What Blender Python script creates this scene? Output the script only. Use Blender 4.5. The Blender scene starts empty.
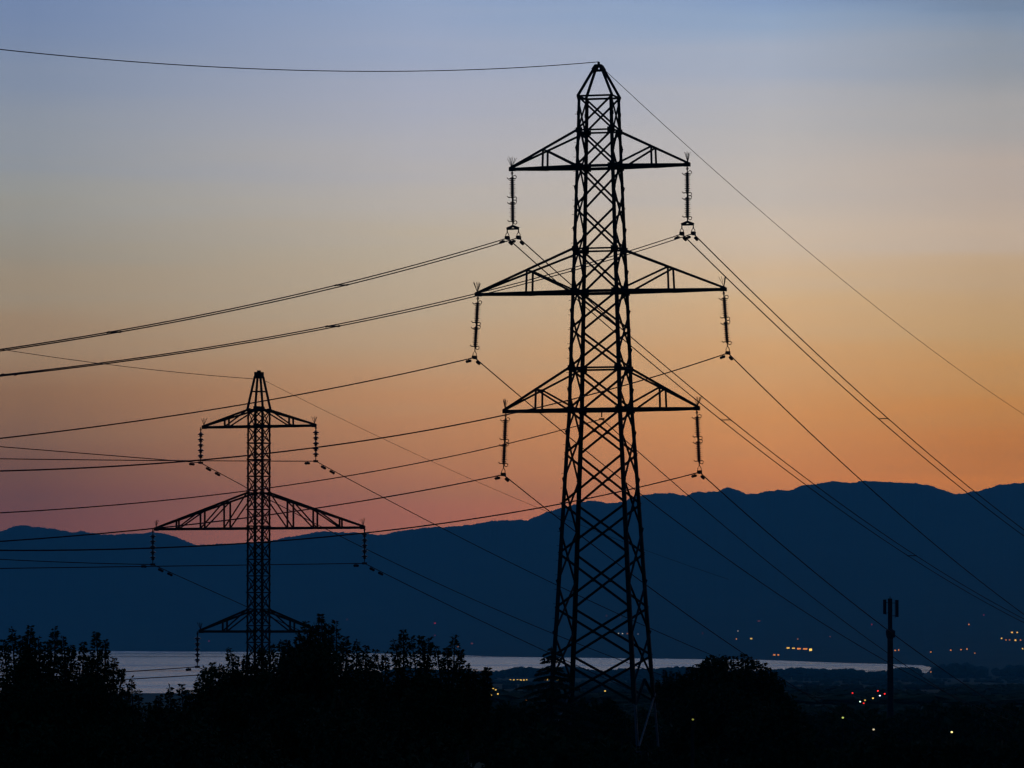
import bpy, math, random
import numpy as np
from mathutils import Vector, Matrix

S = bpy.context.scene
COL = S.collection
R = math.radians
rng = np.random.default_rng(7)
random.seed(7)

# ------------------------------------------------------------------ camera
F = 5400.0                       # focal length in pixels (about 190 mm on full frame)
HZ = 628.0                       # picture row of the true horizon
PITCH = math.atan((HZ - 384.0) / F)
cam_d = bpy.data.cameras.new('camera')
cam_d.sensor_width = 36.0
cam_d.lens = F / 1024.0 * 36.0
cam_d.clip_start = 1.0
cam_d.clip_end = 120000.0
cam = bpy.data.objects.new('camera', cam_d)
COL.objects.link(cam)
cam.location = (0, 0, 0)
cam.rotation_euler = (math.pi / 2 + PITCH, 0, 0)
S.camera = cam
S.view_settings.view_transform = 'Standard'
S.view_settings.look = 'None'
S.view_settings.exposure = 0.0
S.view_settings.gamma = 1.0
S.view_settings.use_curve_mapping = False
S.cycles.use_denoising = True
S.cycles.max_bounces = 6
S.cycles.volume_bounces = 1
S.cycles.caustics_reflective = False
S.cycles.caustics_refractive = False
S.cycles.filter_width = 1.4

CP, SP = math.cos(PITCH), math.sin(PITCH)
def P(px, py, Y):
    """the point at distance Y (metres north) that lies in the direction of picture point (px, py)"""
    u, v = (px - 512.0) / F, (384.0 - py) / F
    d = Vector((u, CP - SP * v, SP + CP * v))
    return d * (Y / d.y)

# ------------------------------------------------------------------ sky
def lin(c):
    return [((x / 255.0) / 12.92 if x <= 10.3 else (((x / 255.0) + 0.055) / 1.055) ** 2.4) for x in c]

HAZE_DENSITY = 3.2e-5
HAZE_TOP, HAZE_END = 1000.0, 41000.0
HAZE_S = np.array([0.0013, 0.0165, 0.049])          # what the air itself adds at full depth
DOME = (0.0044, 0.0335, 0.110)
# dusk colours seen above the far ridge: rows of the sky at four bearings
ROWS = {
 -0.0893: [(0,(112,132,168)),(70,(127,140,163)),(150,(140,146,155)),(200,(147,147,143)),(250,(147,139,126)),(300,(151,134,113)),(350,(148,121,96)),(400,(133,100,77)),(440,(119,88,73)),(470,(105,75,67)),(520,(100,65,66)),(545,(99,63,65))],
 -0.0170: [(0,(143,161,192)),(100,(163,168,185)),(150,(173,172,178)),(200,(181,173,165)),(250,(182,168,148)),(310,(181,160,134)),(350,(182,150,117)),(400,(181,134,96)),(440,(174,120,84)),(480,(160,107,80)),(510,(153,96,79)),(545,(151,90,76))],
  0.0480: [(0,(130,153,190)),(20,(145,165,192)),(70,(167,173,187)),(115,(181,178,178)),(200,(192,181,171)),(240,(201,183,164)),(300,(205,172,133)),(360,(203,155,107)),(420,(199,138,86)),(480,(191,119,73)),(510,(188,112,70)),(545,(184,106,68))],
  0.0893: [(0,(112,130,156)),(20,(126,143,166)),(70,(147,152,160)),(115,(165,162,161)),(170,(178,165,156)),(240,(189,169,150)),(280,(186,158,126)),(330,(186,149,104)),(400,(184,130,76)),(450,(178,112,62)),(485,(184,112,60)),(510,(182,108,60)),(545,(180,104,60))],
}
world = bpy.data.worlds.new('World')
S.world = world
world.use_nodes = True
nt = world.node_tree
nt.nodes.clear()
def N(tree, kind, **kw):
    n = tree.nodes.new(kind)
    for k, v in kw.items():
        setattr(n, k, v)
    return n
def mth(tree, op, a, b=None, c=None, clamp=False):
    n = N(tree, 'ShaderNodeMath', operation=op, use_clamp=clamp)
    for i, x in enumerate((a, b, c)):
        if x is None: continue
        if isinstance(x, (int, float)): n.inputs[i].default_value = x
        else: tree.links.new(x, n.inputs[i])
    return n.outputs[0]
tc = N(nt, 'ShaderNodeTexCoord')
sep = N(nt, 'ShaderNodeSeparateXYZ'); nt.links.new(tc.outputs['Generated'], sep.inputs[0])
dx, dy, dz = sep.outputs
ysafe = mth(nt, 'MAXIMUM', dy, 0.02)
uu = mth(nt, 'DIVIDE', dx, ysafe)
# thin streaks of high cloud: elevation nudged by noise stretched along the horizon
mp = N(nt, 'ShaderNodeMapping'); mp.inputs['Scale'].default_value = (9, 9, 170)
nt.links.new(tc.outputs['Generated'], mp.inputs[0])
ns = N(nt, 'ShaderNodeTexNoise'); ns.inputs['Scale'].default_value = 1.0; ns.inputs['Detail'].default_value = 4.0
nt.links.new(mp.outputs[0], ns.inputs['Vector'])
wob = mth(nt, 'MULTIPLY', mth(nt, 'SUBTRACT', ns.outputs['Fac'], 0.5), 0.014)
el = mth(nt, 'ADD', dz, wob)
pos = mth(nt, 'SQRT', mth(nt, 'MAXIMUM', el, 0.0))
def row_elev(y):
    d = P(512, y, 1.0); return d.z / d.length
def haze_T(e):
    return math.exp(-HAZE_DENSITY * min(HAZE_TOP / max(e, 1e-4), HAZE_END))
def clear(c, y):
    e = row_elev(y); T = haze_T(e)
    return [max(1e-4, (a - s * (1 - T)) / T) for a, s in zip(lin(c), HAZE_S)]
def ramp(rows):
    n = N(nt, 'ShaderNodeValToRGB')
    cr = n.color_ramp
    stops = []
    for y, c in rows:
        stops.append((math.sqrt(row_elev(y)), clear(c, y)))
    top = stops[0][1]
    stops.append((math.sqrt(0.16), [a * 1.12 for a in top]))
    stops.append((math.sqrt(0.24), [a * 1.12 + d * 0.3 for a, d in zip(top, DOME)]))
    stops.append((math.sqrt(0.42), [a * 0.55 + d for a, d in zip(top, DOME)]))
    stops.append((1.0, list(DOME)))
    stops.insert(0, (0.0, stops[len(rows) - 1][1]))
    stops.sort(key=lambda s: s[0])
    while len(cr.elements) > 1: cr.elements.remove(cr.elements[-1])
    cr.elements[0].position = stops[0][0]; cr.elements[0].color = (*stops[0][1], 1)
    for p_, c_ in stops[1:]:
        e_ = cr.elements.new(p_); e_.color = (*c_, 1)
    nt.links.new(pos, n.inputs[0])
    return n.outputs[0]
def mix(tree, f, a, b):
    n = N(tree, 'ShaderNodeMix', data_type='RGBA')
    tree.links.new(f, n.inputs[0])
    for i, x in ((6, a), (7, b)):
        if isinstance(x, (tuple, list)): n.inputs[i].default_value = (*x[:3], 1)
        else: tree.links.new(x, n.inputs[i])
    return n.outputs[2]
us = sorted(ROWS)
cur = ramp(ROWS[us[0]])
for a, b in zip(us[:-1], us[1:]):
    mr = N(nt, 'ShaderNodeMapRange'); mr.inputs[1].default_value = a; mr.inputs[2].default_value = b
    nt.links.new(uu, mr.inputs[0])
    cur = mix(nt, mr.outputs[0], cur, ramp(ROWS[b]))
back = N(nt, 'ShaderNodeMapRange'); back.inputs[1].default_value = 0.35; back.inputs[2].default_value = 0.93
nt.links.new(dy, back.inputs[0])
cur = mix(nt, back.outputs[0], DOME, cur)
bg = N(nt, 'ShaderNodeBackground'); bg.inputs['Strength'].default_value = 1.0
nt.links.new(cur, bg.inputs['Color'])
wo = N(nt, 'ShaderNodeOutputWorld'); nt.links.new(bg.outputs[0], wo.inputs['Surface'])

# ------------------------------------------------------------------ materials
def material(name, col, rough=0.7, metal=0.0, var=0.0, vscale=3.0, emit=None, strength=0.0, spec=0.5):
    m = bpy.data.materials.new(name); m.use_nodes = True
    t = m.node_tree; b = t.nodes['Principled BSDF']
    b.inputs['Roughness'].default_value = rough
    b.inputs['Metallic'].default_value = metal
    b.inputs['Specular IOR Level'].default_value = spec
    b.inputs['Base Color'].default_value = (*col, 1)
    if var:
        co = N(t, 'ShaderNodeTexCoord')
        no = N(t, 'ShaderNodeTexNoise'); no.inputs['Scale'].default_value = vscale; no.inputs['Detail'].default_value = 5
        t.links.new(co.outputs['Object'], no.inputs['Vector'])
        lo = [c * (1 - var) for c in col]; hi = [min(1, c * (1 + var)) for c in col]
        t.links.new(mix(t, no.outputs['Fac'], lo, hi), b.inputs['Base Color'])
    if emit:
        b.inputs['Emission Color'].default_value = (*emit, 1)
        b.inputs['Emission Strength'].default_value = strength
    return m
STEEL = material('dark_painted_steel', (0.02, 0.022, 0.02), 0.8, 0.0, 0.35, 1.5, spec=0.08)
PALE_STEEL = material('pale_steel', (0.13, 0.12, 0.11), 0.7, 0.0, 0.3, 2.0, spec=0.3)  # paler grey for the tall pylon's lower legs and foot braces
GLASSY = material('brown_glazed_porcelain', (0.045, 0.022, 0.014), 0.3, 0, 0.2, 8)
ALU = material('weathered_aluminium', (0.03, 0.03, 0.03), 0.8, 0.0, 0.2, 1.0, spec=0.05)
CONC = material('concrete', (0.06, 0.06, 0.055), 0.9, 0, 0.25, 2)
BARK = material('bark', (0.05, 0.038, 0.028), 0.95, 0, 0.4, 6, spec=0.1)
LEAF = [material('foliage_ash', (0.040, 0.055, 0.018), 0.85, 0, 0.4, 0.6, spec=0.05),
        material('foliage_maple', (0.045, 0.052, 0.02), 0.85, 0, 0.4, 0.6, spec=0.05),
        material('foliage_hornbeam', (0.040, 0.048, 0.018), 0.85, 0, 0.4, 0.6, spec=0.05)]
NEEDLE = material('foliage_spruce', (0.040, 0.050, 0.026), 0.9, 0, 0.4, 0.8, spec=0.05)
WOOD = material('far_wood_foliage', (0.040, 0.052, 0.022), 0.95, 0, 0.5, 0.02, spec=0.03)
GRASS = material('meadow', (0.03, 0.04, 0.016), 0.95, 0, 0.5, 0.01, spec=0.03)
HILL = material('wooded_hills', (0.040, 0.055, 0.03), 0.95, 0, 0.5, 0.002, spec=0.02)
WALL = material('house_render', (0.32, 0.30, 0.27), 0.9, 0, 0.15, 0.4)
ROOF = material('roof_tiles', (0.16, 0.07, 0.045), 0.85, 0, 0.25, 0.5)
ANT = material('antenna_grey', (0.025, 0.025, 0.027), 0.8, 0, 0.1, 1, spec=0.1)
TYRE = material('car_paint', (0.06, 0.06, 0.07), 0.35, 0, 0.1, 1)
_em = {}
def lamp_mat(name, col, s):
    k = (name, round(s, 2))
    if k not in _em:
        _em[k] = material('lit_' + name, (0.2, 0.2, 0.2), 0.5, emit=lin(col), strength=s)
    return _em[k]

# ------------------------------------------------------------------ mesh helpers
class MB:
    def __init__(self): self.v = []; self.f = []
    def add(self, verts, faces):
        o = len(self.v)
        self.v.extend([tuple(p) for p in verts]); self.f.extend([tuple(i + o for i in q) for q in faces])
    def frame(self, p0, p1, hint):
        d = (Vector(p1) - Vector(p0)); L = d.length; d = d / L
        h = Vector(hint)
        if abs(h.normalized().dot(d)) > 0.97: h = Vector((1, 0, 0)) if abs(d.x) < 0.8 else Vector((0, 1, 0))
        a = (h - d * h.dot(d)).normalized(); b = d.cross(a)
        return d, a, b
    def profile(self, p0, p1, prof, hint=(0, 1, 0), k1=1.0):
        p0, p1 = Vector(p0), Vector(p1)
        d, a, b = self.frame(p0, p1, hint); n = len(prof)
        vs = [p0 + a * x + b * y for x, y in prof] + [p1 + a * x * k1 + b * y * k1 for x, y in prof]
        fs = [(i, (i + 1) % n, n + (i + 1) % n, n + i) for i in range(n)]
        fs += [tuple(reversed(range(n))), tuple(range(n, 2 * n))]
        self.add(vs, fs)
    def angle(self, p0, p1, w, t=None, hint=(0, 1, 0)):
        """an L-section steel angle"""
        t = t or w * 0.16
        h = w * 0.5
        self.profile(p0, p1, [(-h, -h), (h, -h), (h, -h + t), (-h + t, -h + t), (-h + t, h), (-h, h)], hint)
    def bar(self, p0, p1, w, t, hint=(0, 1, 0)):
        self.profile(p0, p1, [(-w / 2, -t / 2), (w / 2, -t / 2), (w / 2, t / 2), (-w / 2, t / 2)], hint)
    def rod(self, p0, p1, r, n=8, k1=1.0):
        self.profile(p0, p1, [(r * math.cos(2 * math.pi * i / n), r * math.sin(2 * math.pi * i / n)) for i in range(n)], (0.3, 0.8, 0.2), k1)
    def box(self, c, s):
        x, y, z = s[0] / 2, s[1] / 2, s[2] / 2; c = Vector(c)
        self.profile(c - Vector((0, 0, z)), c + Vector((0, 0, z)), [(-y, -x), (y, -x), (y, x), (-y, x)], (0, 1, 0))
    def tube(self, pts, r, n=6):
        pts = [Vector(p) for p in pts]; rr = r if isinstance(r, (list, tuple)) else [r] * len(pts)
        vs = []; m = len(pts)
        for i, p in enumerate(pts):
            d = (pts[min(i + 1, m - 1)] - pts[max(i - 1, 0)]).normalized()
            h = Vector((0, 0, 1)) if abs(d.z) < 0.9 else Vector((1, 0, 0))
            a = (h - d * h.dot(d)).normalized(); b = d.cross(a)
            vs += [p + (a * math.cos(2 * math.pi * k / n) + b * math.sin(2 * math.pi * k / n)) * rr[i] for k in range(n)]
        fs = [(i * n + k, i * n + (k + 1) % n, (i + 1) * n + (k + 1) % n, (i + 1) * n + k) for i in range(m - 1) for k in range(n)]
        fs += [tuple(reversed(range(n))), tuple(range((m - 1) * n, m * n))]
        self.add(vs, fs)
    def lathe(self, prof, n=14, c=(0, 0, 0)):
        vs = []; m = len(prof); c = Vector(c)
        for r, z in prof:
            vs += [c + Vector((r * math.cos(2 * math.pi * k / n), r * math.sin(2 * math.pi * k / n), z)) for k in range(n)]
        fs = [(i * n + k, i * n + (k + 1) % n, (i + 1) * n + (k + 1) % n, (i + 1) * n + k) for i in range(m - 1) for k in range(n)]
        self.add(vs, fs)
    def torus(self, c, R_, r, axis='x', n=14, m=6):
        c = Vector(c); pts = []
        for i in range(n + 1):
            a = 2 * math.pi * i / n
            v = {'x': (0, math.cos(a), math.sin(a)), 'y': (math.cos(a), 0, math.sin(a)), 'z': (math.cos(a), math.sin(a), 0)}[axis]
            pts.append(c + Vector(v) * R_)
        self.tube(pts, r, m)
    def ball(self, c, r, n=8, sz=1.0):
        prof = [(max(1e-4, r * math.sin(math.pi * i / n)), -r * sz * math.cos(math.pi * i / n)) for i in range(n + 1)]
        self.lathe(prof, n, c)
    def build(self, name, mat, parent=None, smooth=False):
        me = bpy.data.meshes.new(name); me.from_pydata(self.v, [], self.f); me.update()
        if smooth: me.polygons.foreach_set('use_smooth', [True] * len(me.polygons))
        me.materials.append(mat)
        o = bpy.data.objects.new(name, me); COL.objects.link(o)
        if parent: o.parent = parent
        return o

def tag(o, label=None, cat=None, group=None, kind=None):
    if label: o['label'] = label
    if cat: o['category'] = cat
    if group: o['group'] = group
    if kind: o['kind'] = kind
    return o
def empty(name, loc, label, cat, group=None, rot=None):
    o = bpy.data.objects.new(name, None); COL.objects.link(o)
    o.empty_display_size = 0.5
    o.location = loc
    if rot: o.rotation_euler = rot
    return tag(o, label, cat, group)
def copy_tree(o, parent=None):
    c = o.copy(); COL.objects.link(c)
    if parent: c.parent = parent
    for ch in list(o.children): copy_tree(ch, c)
    return c

# ------------------------------------------------------------------ terrain, lake, hills
LAKE_Z = -100.0
YR = [-80, 0, 150, 300, 420, 800, 1200, 1500, 2000, 3000, 5000, 8000, 11000, 12300, 14000]
ZR = [-8, -8, -8, -6.9, -10, -22, -21.5, -21.2, -27.4, -38.5, -57, -80, -96.5, -103, -106]
ZE = [-8, -8, -8, -6.9, -10, -22, -21.5, -21.2, -27.4, -38.5, -57, -80, -94, -96, -97]
YL = [-80, 0, 150, 300, 420, 800, 1500, 3000, 5000, 7700, 8600, 14000]
ZL = [-8, -8, -8, -6.9, -10, -24, -35, -56, -77, -99, -104, -106]
def sstep(a, b, x):
    t = min(1, max(0, (x - a) / (b - a))); return t * t * (3 - 2 * t)
def land_z(x, Y):
    u = x / max(Y, 60.0)
    k = sstep(-0.055, -0.016, u); k2 = sstep(0.0755, 0.079, u)
    zr = np.interp(Y, YR, ZR) * (1 - k2) + np.interp(Y, YR, ZE) * k2
    z = np.interp(Y, YL, ZL) * (1 - k) + zr * k
    amp = 0.0009 * max(0, Y - 500) if Y < 8000 else 6.0 * max(0, 1 - (Y - 8000) / 2500)
    z += min(amp, 6.0) * 0.35 * (math.sin(x / 160.0 + Y / 700.0) + 0.6 * math.sin(x / 61.0 - Y / 390.0))
    return float(z)

def sheet(name, rows, mat, kind='structure'):
    nr, nc = len(rows), len(rows[0])
    mb = MB(); mb.v = [p for r in rows for p in r]
    mb.f = [(i * nc + j, i * nc + j + 1, (i + 1) * nc + j + 1, (i + 1) * nc + j) for i in range(nr - 1) for j in range(nc - 1)]
    o = mb.build(name, mat, smooth=True); o['kind'] = kind
    return o
Ys = list(range(-60, 460, 20)) + list(range(460, 2000, 70)) + list(np.geomspace(2000, 13900, 60))
us_t = np.concatenate([np.linspace(-0.62, -0.13, 14), np.linspace(-0.12, 0.12, 97), np.linspace(0.13, 0.62, 14)])
sheet('ground', [[(u * (Y + 140), Y, land_z(u * (Y + 140), Y)) for u in us_t] for Y in Ys], GRASS)

SHORE = [(-600, 648), (0, 650), (150, 651.3), (260, 652), (420, 654), (512, 657), (600, 658), (700, 659.2), (765, 660), (830, 662.5), (885, 664), (922, 665.3), (936, 669), (950, 672.5), (1100, 676), (1700, 678)]
SKY = [(-900,500),(-600,520),(-300,512),(-120,530),(0,531.5),(10,528),(20,525.3),(35,526.5),(47,528.1),(61,530),(73,532.3),(81,531.2),(94,533.4),(115,535),(130,533.4),(145,533.6),(152,532.3),(161,532.8),(172,535),(194,544.5),(215,544.2),(246,543.2),(270,541),(298,535.5),(322,531.4),(345,532.3),(365,533.2),(383,535.1),(393,532.4),(404,530.2),(420,528.4),(434,527),(460,526.3),(474,524),(488,521.6),(503,520.2),(518,519.8),(527,520.5),(537,516),(546,512),(560,508.7),(581,502.2),(594,500.5),(604,502.4),(615,502.9),(626,501),(632,496.9),(647,494),(660,493.4),(673,493),(686,495.8),(692,493),(699,492),(709,491.6),(718,490.8),(729,487.2),(737,490),(746,493.4),(754,494.2),(762,492.6),(770,490.8),(778,489.5),(786,490.2),(793,490),(797,487.6),(801,485.7),(809,484.4),(817,483.6),(826,482.2),(834,481.3),(842,481.8),(850,482.8),(858,481.6),(866,480.9),(880,481.4),(890,482.2),(900,483),(908,482.7),(916,483),(924,484.4),(932,486.4),(944,490.4),(956,494),(963,493.4),(979,490.4),(990,487.4),(999,485),(1012,483.4),(1024,482.4),(1050,480),(1150,495),(1300,476),(1600,505),(2000,490)]
def curve(pts, x): return float(np.interp(x, [p[0] for p in pts], [p[1] for p in pts]))
Y_CREST = 31000.0
def elev(y): d = P(512, y, 1.0); return d.z
def shore_Y(px): return LAKE_Z / elev(curve(SHORE, px))
def hill_noise(x, s):
    return (math.sin(x / 310 + 7 * s) + 0.6 * math.sin(x / 127 - 11 * s) + 0.4 * math.sin(x / 53 + 23 * s))
def hill_g(px, s):
    g = 0.60 * s + 0.40 * s * s
    return g + 0.010 * hill_noise(px * 6, s) * math.sin(math.pi * min(1, max(0, s))) ** 1.0
_cn = rng.uniform(-0.5, 0.5, 4000)
def crest_noise(px):
    return float(_cn[int(round((px + 800) / 1.25)) % 4000]) + 0.5 * math.sin(px / 7.3) * math.sin(px / 3.1)
def hill_point(px, s):
    e0, e1 = elev(curve(SHORE, px)), elev(curve(SKY, px) + crest_noise(px))
    Y0 = shore_Y(px); Y = Y0 + (Y_CREST - Y0) * s
    e = e0 + (e1 - e0) * hill_g(px, s)
    return Vector(((px - 512) / F / (CP) * Y, Y, e * Y))
rows = []
pxs = np.concatenate([np.arange(-700, -20, 20), np.arange(-20, 1045, 1.25), np.arange(1045, 1750, 20)])
row0 = []
for px in pxs:
    p = hill_point(px, 0.0); row0.append((p.x, p.y - 500, LAKE_Z - 3))
rows.append(row0)
for s in np.linspace(0, 1, 46):
    rows.append([tuple(hill_point(px, s)) for px in pxs])
rows.append([(p[0] * 1.06, p[1] * 1.06, p[2] * 0.8) for p in rows[-1]])
rows.append([(p[0] * 1.12, p[1] * 1.12, LAKE_Z - 3) for p in rows[-2]])
sheet('hills', rows, HILL)

# lake: dark water, wind ripples drawn out along the view
mw = bpy.data.materials.new('lake_water'); mw.use_nodes = True
t = mw.node_tree; b = t.nodes['Principled BSDF']
b.inputs['Base Color'].default_value = (0.012, 0.02, 0.03, 1)
b.inputs['IOR'].default_value = 1.33
co = N(t, 'ShaderNodeTexCoord')
mp2 = N(t, 'ShaderNodeMapping'); mp2.inputs['Scale'].default_value = (0.00004, 0.0006, 1)
t.links.new(co.outputs['Object'], mp2.inputs[0])
n1 = N(t, 'ShaderNodeTexNoise'); n1.inputs['Scale'].default_value = 1.0; n1.inputs['Detail'].default_value = 2.5
t.links.new(mp2.outputs[0], n1.inputs['Vector'])
mrw = N(t, 'ShaderNodeMapRange'); mrw.inputs[1].default_value = 0.40; mrw.inputs[2].default_value = 0.60
mrw.inputs[3].default_value = 0.10; mrw.inputs[4].default_value = 0.30
t.links.new(n1.outputs['Fac'], mrw.inputs[0]); t.links.new(mrw.outputs[0], b.inputs['Roughness'])
n2 = N(t, 'ShaderNodeTexNoise'); n2.inputs['Scale'].default_value = 0.05; n2.inputs['Detail'].default_value = 3
t.links.new(co.outputs['Object'], n2.inputs['Vector'])
bp = N(t, 'ShaderNodeBump'); bp.inputs['Strength'].default_value = 0.10; bp.inputs['Distance'].default_value = 1.0
t.links.new(n2.outputs['Fac'], bp.inputs['Height']); t.links.new(bp.outputs[0], b.inputs['Normal'])
sheet('lake', [[(u * 8400.0, Y, LAKE_Z) for u in np.linspace(-1, 1, 9)] for Y in np.linspace(7000, 26500, 12)], mw)

# haze: one closed box of even dusk air round everything
hz = bpy.data.materials.new('dusk_air'); hz.use_nodes = True
t = hz.node_tree; t.nodes.clear()
pv = N(t, 'ShaderNodeVolumePrincipled'); pv.inputs['Color'].default_value = (0.15, 0.69, 0.89, 1)
pv.inputs['Density'].default_value = HAZE_DENSITY; pv.inputs['Anisotropy'].default_value = 0.0
oo = N(t, 'ShaderNodeOutputMaterial'); t.links.new(pv.outputs[0], oo.inputs['Volume'])
hb = MB(); hb.box((0, (HAZE_END - 300) / 2, (HAZE_TOP - 108) / 2), (18400, HAZE_END + 300, HAZE_TOP + 108))
ho = hb.build('haze', hz); ho['kind'] = 'stuff'

# ------------------------------------------------------------------ pylons
class Pylon:
    def __init__(self, name, label, axis_px, base_y, Y, theta, lean):
        self.Y = Y; self.px_m = F / Y
        self.base = P(axis_px, base_y, Y)
        self.M = Matrix.Translation(self.base) @ Matrix.Rotation(R(lean), 4, 'Y') @ Matrix.Rotation(-R(theta), 4, 'Z')
        self.theta = theta
        self.root = empty(name, self.base, label, 'pylon', rot=self.M.to_euler())
    def z(self, y): return P(512, y, self.Y).z - self.base.z
    def world(self, p): return self.M @ Vector(p)
CORN = [(-1, -1), (1, -1), (1, 1), (-1, 1)]

def lattice(py, prof, nodes, leg_w, br_w, horiz, gusset, stagger=False):
    """legs, face bracing, rings.  prof: (row, half width in px)."""
    ys = [p[0] for p in prof]; hs = [p[1] for p in prof]
    def hw(y): return float(np.interp(y, ys, hs)) / py.px_m
    def corner(k, y): h = hw(y); return Vector((CORN[k][0] * h, CORN[k][1] * h, py.z(y)))
    for k in range(4):
        mb = MB()
        lv = sorted(set(nodes))
        for y0, y1 in zip(lv[:-1], lv[1:]):
            w = leg_w(0.5 * (y0 + y1))
            # angle with its heel on the outer corner
            p0, p1 = corner(k, y1), corner(k, y0)
            sx, sy = CORN[k]; tt = w * 0.14
            for (ax, ay) in ((1, 0), (0, 1)):
                off = Vector((-sx * (w / 2 if ax else tt / 2), -sy * (w / 2 if ay else tt / 2), 0))
                if ax: mb.bar(p0 + off, p1 + off, w, tt, (1, 0, 0))
                else: mb.bar(p0 + off, p1 + off, w, tt, (0, 1, 0))
        for y, s in gusset:
            c = corner(k, y); sx, sy = CORN[k]
            mb.box(c + Vector((-sx * s * 0.35, sy * 0.012, 0)), (s, 0.03, s * 0.75))
            mb.box(c + Vector((sx * 0.012, -sy * s * 0.35, 0)), (0.03, s, s * 0.75))
        for y0, y1 in zip(lv[:-1], lv[1:]):
            c = corner(k, y0 * 0.5 + y1 * 0.5); sx, sy = CORN[k]
            mb.box(c + Vector((sx * 0.01, -sy * 0.10, 0)), (0.024, 0.2, 0.2))
        for i in range(int(py.z(lv[0]) / 0.4)):           # step bolts on one leg
            if k == 0 and i * 0.4 > 3 and i % 2 == 0:
                yy = None
                zz = i * 0.4
                c0 = np.interp(zz, [py.z(y) for y in reversed(lv)], [hw(y) for y in reversed(lv)])
                mb.rod(Vector((-c0, -c0, zz)), Vector((-c0 - 0.13, -c0, zz)), 0.012, 5)
        mb.build('leg', STEEL, py.root)
    for k in range(4):
        mb = MB(); k2 = (k + 1) % 4
        nrm = Vector((CORN[k][0] + CORN[k2][0], CORN[k][1] + CORN[k2][1], 0)).normalized()
        fn = list(nodes)
        if stagger and k in (1, 3):      # side faces: panels shifted by half
            fn = nodes[:1] + [0.5 * (a + b) for a, b in zip(nodes[1:-1], nodes[2:])] + nodes[-1:]
            fn.insert(1, nodes[1])
        for y0, y1 in zip(fn[:-1], fn[1:]):
            w = br_w(0.5 * (y0 + y1))
            a0, b0, a1, b1 = corner(k, y0), corner(k2, y0), corner(k, y1), corner(k2, y1)
            if stagger and k in (1, 3) and y1 - y0 < 25 and y0 > 100:
                mid = (a0 + b0) / 2
                mb.angle(mid, a1, w, None, nrm); mb.angle(mid, b1, w, None, nrm); continue
            mb.angle(a1 + nrm * 0.02, b0 + nrm * 0.02, w, None, nrm)
            mb.angle(b1 - nrm * 0.05, a0 - nrm * 0.05, w, None, nrm)
            m = (a0 + b0 + a1 + b1) / 4
            mb.box(m, (0.09 if abs(nrm.y) > .5 else 0.03, 0.03 if abs(nrm.y) > .5 else 0.09, 0.14))
        mb.build('face_bracing', STEEL, py.root)
    for y, w in horiz:
        mb = MB()
        for k in range(4):
            k2 = (k + 1) % 4
            nrm = Vector((CORN[k][0] + CORN[k2][0], CORN[k][1] + CORN[k2][1], 0)).normalized()
            mb.angle(corner(k, y) + nrm * 0.03, corner(k2, y) + nrm * 0.03, w, None, (0, 0, 1))
        mb.build('ring_frame', STEEL, py.root)
    return hw, corner

def spikes(p, parent, h=0.62):
    mb = MB()
    for i in range(9):
        a = random.uniform(0, 6.28); s = random.uniform(0.05, 0.34)
        mb.rod(p, p + Vector((math.cos(a) * s, math.sin(a) * s * 0.6, h * random.uniform(0.8, 1.0))), 0.014, 4)
    mb.box(p, (0.12, 0.12, 0.06))
    mb.build('bird_spikes', STEEL, parent)

def crossarm(py, hw, side, y_up, y_lo, half_px, posts, rule, ch_w, br_w):
    """half a crossarm: two lower chords, two upper chords, posts, diagonals"""
    L = half_px / py.px_m; zl, zu = py.z(y_lo), py.z(y_up); hl, hu = hw(y_lo), hw(y_up)
    tip = Vector((side * L, 0, zl))
    lo = MB(); up = MB(); web = MB()
    def LO(fx, s): return Vector((side * (hl + (L - hl) * fx), s * (hl + (0.06 - hl) * fx), zl))
    def UP(fx, s): return Vector((side * (hu + (L - hu) * fx), s * (hu + (0.06 - hu) * fx), zu + (zl + ch_w * 0.35 - zu) * fx))
    for s in (-1, 1):
        lo.bar(LO(0, s), LO(1, s), ch_w, ch_w * 0.55, (0, 0, 1))
        up.angle(UP(0, s), UP(1, s), ch_w * 0.72, None, (0, 0, 1))
        fs = [0.0] + list(posts)
        for i, f in enumerate(posts):
            web.angle(LO(f, s), UP(f, s), br_w, None, (0, 1, 0))
            g = fs[i]
            if rule == 'top_out': web.angle(LO(g, s), UP(f, s), br_w, None, (0, 1, 0))
            else: web.angle(UP(g, s), LO(f, s), br_w, None, (0, 1, 0))
    for f in posts:
        web.angle(LO(f, -1), LO(f, 1), br_w, None, (0, 0, 1)); web.angle(UP(f, -1), UP(f, 1), br_w, None, (0, 0, 1))
    fs = [0.0] + list(posts) + [0.93]
    for i in range(len(fs) - 1):
        s = 1 if i % 2 else -1
        web.angle(LO(fs[i], s) - Vector((0, 0, .05)), LO(fs[i + 1], -s) - Vector((0, 0, .05)), br_w * 0.9, None, (0, 0, 1))
    lo.box(tip + Vector((-side * 0.14, 0, 0)), (0.36, 0.2, ch_w * 1.3))
    arm = lo.build('crossarm', STEEL, py.root)
    up.build('upper_chord', STEEL, arm); web.build('arm_bracing', STEEL, arm)
    spikes(tip + Vector((-side * 0.1, 0, ch_w * 0.7)), arm)
    return tip

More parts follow.
